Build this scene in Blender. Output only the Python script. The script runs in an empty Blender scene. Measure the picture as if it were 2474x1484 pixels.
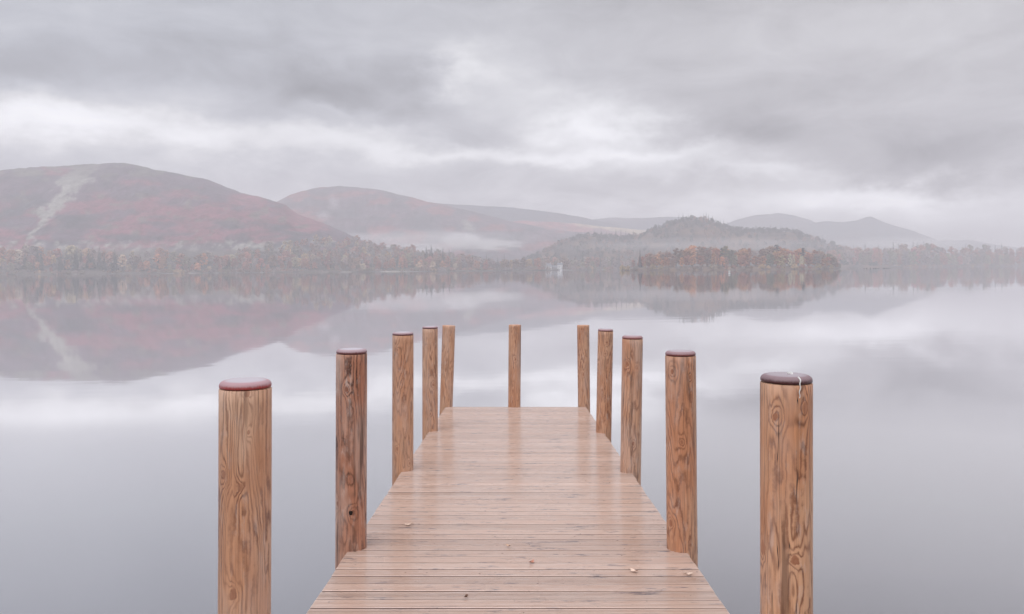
import bpy, math, random
import numpy as np
from mathutils import Vector, Matrix, noise as mnoise

random.seed(7)
SC = bpy.context.scene
COL = SC.collection
R = math.radians

# ------------------------------------------------------------------ camera frame
FPX, CX, HY = 1918.0, 1237.0, 649.5          # focal length and principal point, photo scaled to 2474 px wide
ROLL = R(0.42)
HC = 2.45                                    # eye height over the lake
CR = Vector((math.cos(ROLL), 0, -math.sin(ROLL)))
CU = Vector((math.sin(ROLL), 0, math.cos(ROLL)))
CF = Vector((0, 1, 0))
CO = Vector((0, 0, HC))


def at(px, py, Y):
    """world point seen at a photo position, Y metres ahead"""
    return CO + CR * ((px - CX) / FPX * Y) + CF * Y + CU * ((HY - py) / FPX * Y)


def pix(x, y, z):
    """photo position of a world point (used to lay out colour patches on the hillside)"""
    v = Vector((x, y, z)) - CO
    return CX + FPX * v.dot(CR) / v.y, HY - FPX * v.dot(CU) / v.y


def uz(px, py):
    """photo position -> (x/y, (z-HC)/y)"""
    p = at(px, py, 1.0) - CO
    return p.x, p.z


cd = bpy.data.cameras.new('camera')
cam = bpy.data.objects.new('camera', cd)
COL.objects.link(cam)
cd.sensor_width = 36
cd.lens = 36 * FPX / 2474
cd.shift_y = -(742 - HY) / 2474
cd.clip_start, cd.clip_end = 0.05, 30000
m = Matrix.Identity(4)
for i in range(3):
    m[i][0], m[i][1], m[i][2], m[i][3] = CR[i], CU[i], -CF[i], CO[i]
cam.matrix_world = m
SC.camera = cam


# ------------------------------------------------------------------ helpers
def tag(o, label=None, cat=None, group=None, kind=None):
    if label: o['label'] = label
    if cat: o['category'] = cat
    if group: o['group'] = group
    if kind: o['kind'] = kind
    return o


def mesh_obj(name, verts, faces, mats, parent=None, smooth=False, midx=None):
    me = bpy.data.meshes.new(name)
    me.from_pydata([tuple(v) for v in verts], [], [tuple(f) for f in faces])
    for mt in (mats if isinstance(mats, (list, tuple)) else [mats]):
        me.materials.append(mt)
    if midx is not None:
        me.polygons.foreach_set('material_index', midx)
    if smooth:
        me.polygons.foreach_set('use_smooth', [True] * len(me.polygons))
    me.update()
    o = bpy.data.objects.new(name, me)
    COL.objects.link(o)
    o.parent = parent
    return o


def empty(name, loc=(0, 0, 0)):
    o = bpy.data.objects.new(name, None)
    o.empty_display_size = 0.3
    COL.objects.link(o)
    o.location = loc
    return o


def lathe(prof, seg=48, cap_top=True, cap_bot=False, wob=None):
    v, f = [], []
    for (r, z) in prof:
        for i in range(seg):
            a = 2 * math.pi * i / seg
            rr = r if wob is None else wob(r, z, a)
            v.append((rr * math.cos(a), rr * math.sin(a), z))
    for j in range(len(prof) - 1):
        for i in range(seg):
            k = (i + 1) % seg
            f.append((j * seg + i, j * seg + k, (j + 1) * seg + k, (j + 1) * seg + i))
    if cap_top: f.append(tuple(range((len(prof) - 1) * seg, len(prof) * seg)))
    if cap_bot: f.append(tuple(reversed(range(seg))))
    return v, f


def box(x0, x1, y0, y1, z0, z1, v, f):
    b = len(v)
    v += [(x0, y0, z0), (x1, y0, z0), (x1, y1, z0), (x0, y1, z0), (x0, y0, z1), (x1, y0, z1), (x1, y1, z1), (x0, y1, z1)]
    f += [tuple(b + i for i in q) for q in ((3, 2, 1, 0), (4, 5, 6, 7), (0, 1, 5, 4), (1, 2, 6, 5), (2, 3, 7, 6), (3, 0, 4, 7))]


# ------------------------------------------------------------------ node helper
class NT:
    def __init__(s, tree):
        s.t = tree
        s.t.nodes.clear()

    def n(s, typ, **kw):
        nd = s.t.nodes.new(typ)
        for k, v in kw.items():
            setattr(nd, k, v)
        return nd

    def put(s, sock, v):
        if isinstance(v, bpy.types.NodeSocket):
            s.t.links.new(v, sock)
        elif v is not None:
            if hasattr(sock.default_value, '__len__') and not hasattr(v, '__len__'):
                sock.default_value = [v] * len(sock.default_value)
            elif hasattr(v, '__len__') and len(sock.default_value) == 4 and len(v) == 3:
                sock.default_value = (*v, 1)
            else:
                sock.default_value = v

    def m(s, op, a, b=None, c=None, clamp=False):
        nd = s.n('ShaderNodeMath', operation=op, use_clamp=clamp)
        s.put(nd.inputs[0], a)
        if b is not None: s.put(nd.inputs[1], b)
        if c is not None: s.put(nd.inputs[2], c)
        return nd.outputs[0]

    def add(s, a, b): return s.m('ADD', a, b)
    def sub(s, a, b): return s.m('SUBTRACT', a, b)
    def mul(s, a, b): return s.m('MULTIPLY', a, b)
    def div(s, a, b): return s.m('DIVIDE', a, b)

    def vm(s, op, a, b=None):
        nd = s.n('ShaderNodeVectorMath', operation=op)
        s.put(nd.inputs[0], a)
        if b is not None:
            s.put(nd.inputs[3] if op == 'SCALE' else nd.inputs[1], b)
        return nd.outputs['Vector']

    def noise(s, vec, scale=1.0, detail=2.0, rough=0.5, w=None, dist=0.0, out=0):
        nd = s.n('ShaderNodeTexNoise', noise_dimensions='3D' if w is None else '4D')
        if vec is not None: s.put(nd.inputs['Vector'], vec)
        if w is not None: s.put(nd.inputs['W'], w)
        s.put(nd.inputs['Scale'], scale); s.put(nd.inputs['Detail'], detail)
        s.put(nd.inputs['Roughness'], rough); s.put(nd.inputs['Distortion'], dist)
        return nd.outputs[out]

    def ramp(s, v, a, b, lo=0.0, hi=1.0, smooth=True):
        nd = s.n('ShaderNodeMapRange', interpolation_type='SMOOTHSTEP' if smooth else 'LINEAR')
        s.put(nd.inputs[0], v)
        for i, q in enumerate((a, b, lo, hi)): s.put(nd.inputs[i + 1], q)
        return nd.outputs[0]

    def mix(s, f, a, b, mode='MIX'):
        nd = s.n('ShaderNodeMix', data_type='RGBA', blend_type=mode)
        s.put(nd.inputs[0], f); s.put(nd.inputs[6], a); s.put(nd.inputs[7], b)
        return nd.outputs[2]

    def comb(s, x, y, z):
        nd = s.n('ShaderNodeCombineXYZ')
        for i, q in enumerate((x, y, z)): s.put(nd.inputs[i], q)
        return nd.outputs[0]

    def sep(s, v):
        nd = s.n('ShaderNodeSeparateXYZ')
        s.put(nd.inputs[0], v)
        return nd.outputs[0], nd.outputs[1], nd.outputs[2]

    def obj(s): return s.n('ShaderNodeTexCoord').outputs['Object']

    def bump(s, h, strength=0.3, dist=0.01):
        nd = s.n('ShaderNodeBump')
        s.put(nd.inputs['Height'], h); s.put(nd.inputs['Strength'], strength); s.put(nd.inputs['Distance'], dist)
        return nd.outputs[0]

    def surf(s, col, rough=0.6, spec=0.5, normal=None, ior=1.45, coat=0.0, coat_rough=0.1):
        p = s.n('ShaderNodeBsdfPrincipled')
        s.put(p.inputs['Base Color'], col); s.put(p.inputs['Roughness'], rough)
        s.put(p.inputs['Specular IOR Level'], spec); s.put(p.inputs['IOR'], ior)
        s.put(p.inputs['Coat Weight'], coat); s.put(p.inputs['Coat Roughness'], coat_rough)
        if normal is not None: s.put(p.inputs['Normal'], normal)
        o = s.n('ShaderNodeOutputMaterial')
        s.t.links.new(p.outputs[0], o.inputs[0])
        return p


def new_mat(name):
    mt = bpy.data.materials.new(name)
    mt.use_nodes = True
    return mt, NT(mt.node_tree)


def plain(name, col, rough=0.7, var=0.25, scale=8.0, spec=0.4):
    mt, n = new_mat(name)
    f = n.noise(n.obj(), scale, 4)
    c = n.mix(f, tuple(x * (1 - var) for x in col), tuple(x * (1 + var) for x in col))
    n.surf(c, rough, spec)
    return mt


# ------------------------------------------------------------------ light and sky
SUN_EL, SUN_AZ = R(52), R(205)               # azimuth measured clockwise from +Y: behind the viewer, a little left
sd = bpy.data.lights.new('sun', 'SUN')
sd.energy, sd.angle, sd.color = 1.3, R(50), (1.0, 0.95, 0.90)
sun = bpy.data.objects.new('sun', sd)
COL.objects.link(sun)
sv = Vector((math.sin(SUN_AZ) * math.cos(SUN_EL), math.cos(SUN_AZ) * math.cos(SUN_EL), math.sin(SUN_EL)))
sun.rotation_euler = (-sv).to_track_quat('-Z', 'Y').to_euler()
sun.location = sv * 50

HAZE_D = 0.00056
HAZE_TOP = 236.0
W = bpy.data.worlds.new('World')
SC.world = W
W.use_nodes = True
n = NT(W.node_tree)
dirv = n.n('ShaderNodeTexCoord').outputs['Generated']
dx, dy, dz = n.sep(dirv)
az = n.m('ARCTAN2', dx, dy)
el = n.m('ARCSINE', dz)
pv = n.comb(n.mul(az, 1.0), n.mul(el, 1.8), 0.0)
wn = n.noise(pv, 5.0, 6, 0.58, out=1)
wx, wy, wz = n.sep(wn)
waz = n.add(az, n.mul(n.sub(wx, 0.5), 0.26))
wel = n.add(el, n.mul(n.sub(wy, 0.5), 0.14))
# cloud masses: photo position, half size, brightness step
CL = [(120, 165, 420, 95, -.10), (830, 215, 230, 85, -.14), (560, 140, 330, 50, -.05), (1290, 100, 260, 90, -.03),
      (140, 312, 350, 58, .27), (640, 345, 340, 36, .16), (800, 272, 70, 20, .10), (900, 318, 110, 22, .08), (430, 235, 210, 50, .07), (1180, 210, 130, 90, .06), (900, 400, 620, 50, .05), (1900, 505, 700, 50, .07), (2300, 60, 240, 60, .03),
      (1085, 195, 80, 40, .21), (1300, 230, 90, 40, .06), (1200, 150, 120, 80, .05), (1150, 325, 110, 38, -.05), (1425, 300, 125, 64, .34), (1150, 385, 420, 26, .15),
      (420, 372, 260, 28, -.03), (1780, 320, 330, 75, -.12), (2250, 400, 330, 70, -.14), (1950, 205, 360, 70, -.04),
      (1800, 420, 260, 24, .16), (1560, 385, 260, 30, .15), (2080, 470, 230, 30, .18), (1480, 470, 420, 32, -.03), (2300, 500, 200, 24, .05),
      (60, 20, 160, 40, .02), (1180, 10, 200, 60, .04), (2100, 40, 300, 60, .02), (1350, 210, 150, 40, -.03)]
acc = None
for (px, py, w, h, A) in CL:
    u, v = uz(px, py)
    a0, e0 = math.atan(u), math.atan(v / math.hypot(1, u))
    sa, se = w / FPX / (1 + u * u), h / FPX / math.hypot(1, u)
    qx = n.m('MULTIPLY_ADD', waz, 1 / sa, -a0 / sa)
    qy = n.m('MULTIPLY_ADD', wel, 1 / se, -e0 / se)
    q = n.m('MULTIPLY_ADD', qx, qx, n.mul(qy, qy))
    g = n.m('EXPONENT', n.mul(q, -1.0))
    acc = n.mul(g, A) if acc is None else n.m('MULTIPLY_ADD', g, A, acc)
fine = n.noise(n.comb(n.mul(az, 1.0), n.mul(el, 2.3), 3.0), 9.0, 8, 0.58, dist=0.5)
acc = n.m('MULTIPLY_ADD', n.sub(fine, 0.5), 0.23, acc)
big = n.noise(dirv, 2.3, 5, 0.5)
seen = n.m('ADD', n.ramp(el, 0.03, 0.16, 0.665, 0.578), acc)
up = n.ramp(el, 0.46, 0.85, 0.0, 1.0)
veil = n.mul(n.m('EXPONENT', n.mul(n.m('POWER', n.m('ABSOLUTE', n.m('MULTIPLY_ADD', el, 1 / .085, -4.95)), 2.0), -1.0)), n.ramp(az, -0.4, 0.4, -0.15, -0.22))
seen = n.add(seen, veil)
lum = n.add(seen, n.mul(up, n.m('MULTIPLY_ADD', big, 0.9, 0.42)))
# thicker cloud light low down, where the air below the cloud base veils it
tr = n.m('EXPONENT', n.div(-HAZE_D * HAZE_TOP, n.m('MAXIMUM', dz, 0.07)))
lum = n.m('MAXIMUM', n.div(n.sub(lum, n.mul(n.sub(1.0, tr), 0.60)), tr), 0.06)
tint = n.mix(n.ramp(az, -0.5, 0.45), (0.944, 0.981, 1.085), (1.0, 0.980, 1.018))
tint = n.mix(n.ramp(seen, 0.52, 0.75), tint, (0.99, 0.993, 1.025))
cloud = n.vm('SCALE', tint, lum)
sky = n.n('ShaderNodeTexSky', sky_type='NISHITA')
sky.sun_disc = False
sky.sun_elevation = SUN_EL
sky.sun_rotation = SUN_AZ
skyc = n.vm('SCALE', sky.outputs[0], 0.08)
col = n.mix(0.96, skyc, cloud)
bg = n.n('ShaderNodeBackground')
n.put(bg.inputs[0], col)
bg.inputs[1].default_value = 1.0
wo = n.n('ShaderNodeOutputWorld')
n.t.links.new(bg.outputs[0], wo.inputs[0])
W.cycles.sampling_method = 'MANUAL'
W.cycles.sample_map_resolution = 512

# ------------------------------------------------------------------ water
mt_water, n = new_mat('lake_water')
geo = n.n('ShaderNodeNewGeometry')
P = geo.outputs['Position']
x, y, z = n.sep(P)
h1 = n.noise(n.comb(n.mul(x, 0.35), n.mul(y, 1.0), 0), 0.9, 3, 0.5)
h2 = n.noise(n.comb(n.mul(x, 0.12), n.mul(y, 0.5), 5), 0.16, 3, 0.55)
hh = n.add(n.mul(h1, 0.0015), n.mul(h2, 0.011))
nb = n.bump(hh, 1.0, 1.0)
calm = n.noise(n.comb(n.mul(x, 0.25), n.mul(y, 1.0), 9), 0.02, 4, 0.6)
gl = n.n('ShaderNodeBsdfGlossy')
n.put(gl.inputs['Color'], (0.985, 0.98, 0.985))
n.put(gl.inputs['Roughness'], n.add(n.ramp(calm, 0.45, 0.65, 0.022, 0.045), n.mul(n.ramp(y, 15.0, 10.2, 0.0, 0.22), n.ramp(y, 5.0, 8.5, 0.5, 1.0))))
n.put(gl.inputs['Normal'], nb)
df = n.n('ShaderNodeBsdfDiffuse')
n.put(df.inputs['Color'], (0.115, 0.115, 0.135))
fr = n.n('ShaderNodeFresnel')
fr.inputs[0].default_value = 1.45
fac = n.m('MULTIPLY_ADD', n.ramp(fr.outputs[0], 0.05, 0.36, smooth=False), 0.53, 0.46, clamp=True)
mx = n.n('ShaderNodeMixShader')
n.put(mx.inputs[0], fac)
n.t.links.new(df.outputs[0], mx.inputs[1])
n.t.links.new(gl.outputs[0], mx.inputs[2])
o = n.n('ShaderNodeOutputMaterial')
n.t.links.new(mx.outputs[0], o.inputs[0])
L = 6000
wv = mesh_obj('water', [(-L, -2500, 0), (L, -2500, 0), (L, L, 0), (-L, L, 0)], [(0, 1, 2, 3)], mt_water)
tag(wv, 'still pale lake mirroring the hills and cloud', 'water', kind='structure')

# ------------------------------------------------------------------ land
def fbm(x, y, z=0.0, o=4):
    return mnoise.fractal((x, y, z), 1.0, 2.0, o)


def terrain_mat(name):
    mt, n = new_mat(name)
    a = n.n('ShaderNodeVertexColor', layer_name='cover')
    oc = n.obj()
    f1 = n.noise(oc, 0.05, 6, 0.65)
    f2 = n.noise(oc, 0.35, 3, 0.6)
    f = n.m('MULTIPLY_ADD', n.sub(f1, 0.5), 2.2, n.mul(n.sub(f2, 0.5), 1.5))
    c = n.vm('SCALE', a.outputs[0], n.m('MAXIMUM', n.add(1.0, f), 0.15))
    n.surf(c, 0.95, 0.1)
    return mt


MT_LAND = terrain_mat('moorland')


def lerp_pts(pts, x):
    xs = [p[0] for p in pts]
    return float(np.interp(x, xs, [p[1] for p in pts]))


class Hill:
    """a ridge with real depth: foot, crest and back slope; pts are the skyline"""
    def __init__(s, name, pts, yf, yr, yb, label, colfn, base=1.0, rough=0.06, nu=220, nv=54, drop=0.0, seed=0.0, skirt=0.35):
        ps = [uz(px, py + drop) for px, py in pts]
        s.us = [p[0] for p in ps]
        s.vs = [p[1] for p in ps]
        s.pts, s.base, s.rough, s.seed, s.skirt = pts, base, rough, seed, skirt
        g = lambda q: (q if callable(q) else (lambda u: q))
        s.yf, s.yr, s.yb = g(yf), g(yr), g(yb)
        V, F, C = [], [], []
        u0, u1 = s.us[0], s.us[-1]
        for i in range(nu + 1):
            u = u0 + (u1 - u0) * i / nu
            a, b, c = s.yf(u), s.yr(u), s.yb(u)
            for j in range(nv + 1):
                t = j / nv
                Y = a + (b - a) * (t / 0.75) if t < 0.75 else b + (c - b) * ((t - 0.75) / 0.25)
                zz = s.h(u, Y)
                V.append((u * Y, Y, zz))
                C.append(colfn(u * Y, Y, zz))
        for i in range(nu):
            for j in range(nv):
                k = i * (nv + 1) + j
                F.append((k, k + nv + 1, k + nv + 2, k + 1))
        s.o = mesh_obj(name, V, F, MT_LAND, smooth=True)
        ca = s.o.data.color_attributes.new('cover', 'FLOAT_COLOR', 'POINT')
        ca.data.foreach_set('color', np.array([(*c, 1) for c in C], dtype=np.float32).ravel())
        tag(s.o, label, 'hill', kind='structure')

    def h(s, u, Y):
        a, b, c = s.yf(u), s.yr(u), s.yb(u)
        H = HC + b * float(np.interp(u, s.us, s.vs))
        H = max(H, s.base)
        H *= 1 + .010 * fbm(u * 55 + s.seed, 1.0, s.seed, 4)
        if Y <= b:
            t = max(0.0, (Y - a) / (b - a))
            sm = t * t * (3 - 2 * t)
            k = s.skirt * sm + (1 - s.skirt) * t
        else:
            t = min(1.0, (Y - b) / (c - b))
            k = 1 - t * t * (3 - 2 * t)
        zz = s.base + (H - s.base) * k - (0.0 if 0 < k else 1.5)
        gul = fbm(u * Y / 90 + s.seed, Y / 260 + s.seed, 0, 5)
        env = 4 * k * (1 - k) if Y <= b else 0.0
        zz += gul * (H - s.base) * s.rough * env
        zz += fbm(u * Y / 14 + s.seed, Y / 30, 3.0, 3) * min(2.6, (H - s.base) * 0.035) * (0.3 + env)
        return zz


def mixc(a, b, t):
    t = min(1.0, max(0.0, t))
    return tuple(a[i] + (b[i] - a[i]) * t for i in range(3))


def sst(a, b, x):
    t = min(1.0, max(0.0, (x - a) / (b - a)))
    return t * t * (3 - 2 * t)


HEATH, BRACK, GRASS, DARK, SCREE, STRAW = (.090, .064, .082), (.185, .062, .080), (.115, .108, .09), (.056, .055, .064), (.24, .23, .205), (.40, .33, .23)
SCR = [(80, 575, 7), (100, 540, 13), (125, 510, 25), (150, 470, 34), (185, 430, 38), (215, 400, 34), (235, 385, 30)]


def scree_mask(px, py):
    cx = np.interp(py, [p[1] for p in reversed(SCR)], [p[0] for p in reversed(SCR)])
    w = np.interp(py, [p[1] for p in reversed(SCR)], [p[2] for p in reversed(SCR)])
    if py > 582: return 0.0
    return 1 - abs(px - cx) / w


def fell_cover(x, y, z):
    px, py = pix(x, y, z)
    a = fbm(px / 90, py / 32, 1.7, 5)
    b = fbm(px / 40 + 9, py / 18, 4.2, 5)
    d = fbm(px / 130 + 3, py / 45, 8.1, 4)
    c = mixc(HEATH, DARK, sst(-.1, .5, d))
    low = sst(440, 540, py + 0.10 * (px - 300))
    c = mixc(c, BRACK, sst(.15, .62, a * 0.8 + low * 0.55 + b * 0.25) * 0.92)
    c = mixc(c, GRASS, sst(.25, .6, b * 0.9 + (1 - sst(400, 450, py)) * 0.42 + 0.1 * sst(560, 680, px) * (1 - sst(500, 540, py))) * 0.8)
    c = mixc(c, DARK, sst(.15, .55, fbm(px / 120, py / 14, 12.3, 3) + 0.55 * sst(515, 550, py) - 0.35) * 0.85)
    # pale grass tongue at far left top and the scree run
    c = mixc(c, GRASS, sst(0, .5, 1 - math.hypot((px - 75) / 55, (py - 417) / 14) + 0.3 * b))
    s = scree_mask(px + 16 * b + 9 * a, py)
    c = mixc(c, mixc(GRASS, SCREE, sst(395, 450, py) * .8 + .2), sst(-.05, .6, s * 1.1 + 1.0 * fbm(px / 20 + py / 40, py / 14, 2.2, 5)) * sst(-.7, .0, s) * (.6 + .4 * sst(398, 440, py)))
    c = mixc(c, (.085, .07, .06), sst(598, 612, py))
    # old wall / path line across the slope
    c = mixc(c, (.06, .05, .05), 0.6 * (1 - sst(0.5, 2.2, abs(py - 580 - 2 * math.sin(px / 60)))) * (100 < px < 760))
    return c


FELL = [(-420, 470), (-200, 430), (0, 411), (60, 405), (150, 401), (220, 396), (270, 394), (300, 393), (330, 399), (380, 411), (420, 418), (500, 433),
        (530, 445), (560, 458), (600, 470), (650, 481), (690, 495), (720, 518), (760, 531), (800, 547), (840, 565), (880, 584), (940, 598),
        (1000, 607), (1050, 617), (1100, 626), (1160, 636), (1250, 644), (1350, 650)]
fell_yr = lambda u: float(np.interp(u, [uz(0, 0)[0], uz(500, 0)[0], uz(850, 0)[0], uz(1100, 0)[0], uz(1350, 0)[0]], [1450, 1450, 1290, 1130, 1080]))
fell_yf = lambda u: float(np.interp(u, [uz(-400, 0)[0], uz(0, 0)[0], uz(500, 0)[0], uz(1000, 0)[0], uz(1350, 0)[0]], [840, 880, 910, 950, 985]))
fell = Hill('hill', FELL, fell_yf, fell_yr, lambda u: fell_yr(u) + 500, 'broad red bracken hill with a pale scree run, left of the lake', fell_cover, nu=420, nv=150, skirt=.3, rough=.11)


def hill2_cover(x, y, z):
    px, py = pix(x, y, z)
    c = mixc((.13, .10, .115), (.09, .085, .095), sst(-.3, .4, fbm(px / 90, py / 25, 3.1, 4)))
    c = mixc(c, (.24, .09, .09), 0.7 * sst(.05, .5, fbm(px / 60, py / 20, 7.7, 4) + 0.3 * (1 - sst(720, 840, px))))
    return mixc(c, SCREE, sst(0, .6, 1 - math.hypot((px - 1130 - (py - 545) * .7) / 16, (py - 545) / 18) + .4 * fbm(px / 9, py / 9, 1, 3)))


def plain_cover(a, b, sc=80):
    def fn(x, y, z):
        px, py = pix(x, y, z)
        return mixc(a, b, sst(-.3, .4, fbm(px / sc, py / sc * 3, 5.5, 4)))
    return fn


HILL2 = [(560, 545), (620, 512), (670, 488), (700, 472), (730, 461), (780, 452), (810, 450), (850, 452), (900, 456), (940, 464), (980, 474), (1020, 484),
         (1060, 491), (1100, 501), (1150, 513), (1200, 526), (1250, 538), (1310, 550), (1360, 557), (1420, 563), (1480, 577), (1560, 600), (1650, 636)]
Hill('hill', HILL2, 1500, 1950, 2350, 'rounded mauve hill behind the valley mist in the centre left', hill2_cover, nu=280, nv=80, seed=3.3, rough=.11)


def moor_cover(x, y, z):
    px, py = pix(x, y, z)
    c = mixc((.28, .12, .12), (.17, .12, .13), sst(-.3, .3, fbm(px / 50, py / 15, 2.5, 4)))
    return mixc(c, STRAW, sst(-.2, .5, (px - 1330) / 140 - abs(py - 545 - (px - 1450) * .1) / 10 + .5 * fbm(px / 30, py / 8, 6, 4)))


Hill('hill', [(1150, 560), (1200, 541), (1260, 533), (1330, 536), (1400, 541), (1450, 547), (1500, 551), (1560, 557), (1640, 580), (1720, 620)], 1950, 2250, 2450,
     'low straw and pink moor spur right of the mauve hill', moor_cover, nu=140, nv=40, seed=6.1)
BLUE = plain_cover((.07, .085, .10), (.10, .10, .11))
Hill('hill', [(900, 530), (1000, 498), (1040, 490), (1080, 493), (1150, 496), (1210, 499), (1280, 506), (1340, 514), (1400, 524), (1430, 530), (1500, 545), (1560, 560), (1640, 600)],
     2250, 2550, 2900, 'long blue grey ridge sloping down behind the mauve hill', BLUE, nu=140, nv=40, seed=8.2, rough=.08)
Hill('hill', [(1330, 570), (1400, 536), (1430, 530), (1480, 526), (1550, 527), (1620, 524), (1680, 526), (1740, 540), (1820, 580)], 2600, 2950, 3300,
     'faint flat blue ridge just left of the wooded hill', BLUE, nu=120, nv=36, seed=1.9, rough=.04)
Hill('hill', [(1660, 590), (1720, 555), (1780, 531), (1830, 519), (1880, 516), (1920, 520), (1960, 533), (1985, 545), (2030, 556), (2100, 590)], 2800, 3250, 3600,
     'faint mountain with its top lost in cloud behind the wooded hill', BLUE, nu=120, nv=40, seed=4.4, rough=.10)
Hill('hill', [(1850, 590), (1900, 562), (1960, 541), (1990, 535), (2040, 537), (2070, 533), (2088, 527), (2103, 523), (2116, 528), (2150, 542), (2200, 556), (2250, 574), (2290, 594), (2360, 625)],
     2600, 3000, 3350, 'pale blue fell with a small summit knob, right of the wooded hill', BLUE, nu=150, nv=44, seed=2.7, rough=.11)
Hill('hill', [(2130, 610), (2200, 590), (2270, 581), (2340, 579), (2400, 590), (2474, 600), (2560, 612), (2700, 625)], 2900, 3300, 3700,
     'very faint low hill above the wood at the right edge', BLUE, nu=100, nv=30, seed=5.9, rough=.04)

WOODH = [(1240, 640), (1280, 626), (1310, 611), (1350, 590), (1390, 575), (1430, 570), (1470, 574), (1510, 577), (1550, 570), (1580, 556), (1620, 541), (1650, 533),
         (1690, 531), (1720, 536), (1750, 549), (1780, 557), (1830, 557), (1880, 559), (1920, 561), (1945, 573), (1975, 580), (2000, 590), (2040, 603), (2100, 621), (2180, 640)]
woodhill = Hill('hill', WOODH, 1170, 1420, 1650, 'dark knoll clothed in conifers beyond the island', plain_cover((.06, .05, .045), (.12, .075, .05), 40), nu=180, nv=50, seed=7.5, rough=.05, skirt=.2)


# valley floor and far shore: one sheet from the waterline back to the horizon
SHORE_PX = [(-900, 800), (-400, 845), (0, 885), (300, 900), (480, 905), (700, 925), (900, 945), (960, 935), (1100, 960), (1300, 985), (1500, 1080), (1800, 1150), (2030, 1200), (2300, 1270), (2480, 1330), (2900, 1350), (3400, 1300)]
SH_U = [uz(p, 645)[0] for p, _ in SHORE_PX]


def shore_y(u):
    return float(np.interp(u, SH_U, [p[1] for p in SHORE_PX])) + 9 * fbm(u * 22, 0.3, 0, 4)


def land_z(u, Y):
    d = Y - shore_y(u)
    if d < 0: return -1.0
    return 0.12 + 1.1 * (1 - math.exp(-d / 8)) + 0.012 * min(d, 1200) + 0.4 * fbm(u * Y / 30, Y / 30, 0, 3)


V, F, C = [], [], []
nu, rows = 520, [-6, 0, 1.5, 4, 8, 15, 30, 60, 110, 180, 280, 420, 650, 1000, 1600, 2600, 4400]
for i in range(nu + 1):
    u = SH_U[0] + (SH_U[-1] - SH_U[0]) * i / nu
    ys = shore_y(u)
    for d in rows:
        Y = ys + d
        zz = -0.6 if d < 0 else (0.1 if d == 0 else land_z(u, Y))
        V.append((u * Y, Y, zz))
        px, py = pix(u * Y, Y, zz)
        c = mixc((.14, .11, .08), (.10, .10, .06), fbm(u * 40, Y / 20, 0, 3) + .5)
        if d <= 1.5: c = mixc((.30, .28, .27), (.20, .18, .17), fbm(u * 90, 0, 0, 3) + .5)
        for (ma, mb) in ((735, 845), (932, 1000)):
            if ma < px < mb and 4 <= d <= 30: c = (.27, .255, .20)
        C.append(c)
k = len(rows)
for i in range(nu):
    for j in range(k - 1):
        F.append((i * k + j, (i + 1) * k + j, (i + 1) * k + j + 1, i * k + j + 1))
land = mesh_obj('ground', V, F, MT_LAND, smooth=True)
ca = land.data.color_attributes.new('cover', 'FLOAT_COLOR', 'POINT')
ca.data.foreach_set('color', np.array([(*c, 1) for c in C], dtype=np.float32).ravel())
tag(land, 'low far shore and valley floor with pale strips of meadow', 'ground', kind='structure')

# near bank behind the viewer that the jetty runs out from
V, F, C = [], [], []
for i in range(41):
    for j in range(13):
        xx = -120 + 6 * i
        yy = -5.5 - 0.02 * abs(xx) - 1.6 * fbm(xx / 9, 0, 0, 3) - (0 if j == 0 else 1.2 * j ** 2)
        V.append((xx, yy, -0.5 + 0.75 * min(j, 3) + 0.08 * j + 0.2 * fbm(xx / 5, yy / 5, 0, 3)))
        C.append((.22, .20, .18) if j < 2 else (.12, .13, .06))
for i in range(40):
    for j in range(12):
        a = i * 13 + j
        F.append((a, a + 1, a + 14, a + 13))
bank = mesh_obj('shore', V, F, MT_LAND, smooth=True)
ca = bank.data.color_attributes.new('cover', 'FLOAT_COLOR', 'POINT')
ca.data.foreach_set('color', np.array([(*c, 1) for c in C], dtype=np.float32).ravel())
tag(bank, 'stony near bank at the landward end of the jetty', 'shore', kind='structure')

# island
IU0, IU1 = uz(1502, 650)[0], uz(2030, 646)[0]
ISL_Y = lambda t: 700 + 60 * t


def isl_z(u, Y):
    t = (u - IU0) / (IU1 - IU0)
    if not 0 < t < 1: return -1
    w = 42 * math.sqrt(max(0, 1 - (2 * t - 1) ** 2)) ** 0.8 + 4
    q = (Y - (ISL_Y(t) + 40)) / w
    return -0.8 + (3.6 * math.sqrt(max(0, 1 - (2 * t - 1) ** 2)) + 1.1) * max(0, 1 - q * q) ** 0.6


def isl_front(u):
    t = min(1, max(0, (u - IU0) / (IU1 - IU0)))
    return ISL_Y(t) + 40 - (42 * math.sqrt(max(0, 1 - (2 * t - 1) ** 2)) ** 0.8 + 4) * 0.93


V, F, C = [], [], []
for i in range(121):
    t = i / 120
    u = IU0 + (IU1 - IU0) * t
    w = 42 * math.sqrt(max(0, 1 - (2 * t - 1) ** 2)) ** 0.8 + 4
    for j in range(25):
        q = -1 + 2 * j / 24
        Y = ISL_Y(t) + 40 + w * q
        zz = isl_z(min(max(u, IU0 + 1e-5), IU1 - 1e-5), Y) + .15 * fbm(u * 300, Y / 6, 0, 3)
        V.append((u * Y, Y, zz))
        C.append(mixc((.10, .08, .07), (.17, .11, .07), fbm(u * 200, Y / 12, 0, 3) + .5))
for i in range(120):
    for j in range(24):
        a = i * 25 + j
        F.append((a, a + 25, a + 26, a + 1))
isl = mesh_obj('island', V, F, MT_LAND, smooth=True)
ca = isl.data.color_attributes.new('cover', 'FLOAT_COLOR', 'POINT')
ca.data.foreach_set('color', np.array([(*c, 1) for c in C], dtype=np.float32).ravel())
tag(isl, 'low dark island under the rust brown wood', 'island', kind='structure')

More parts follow.
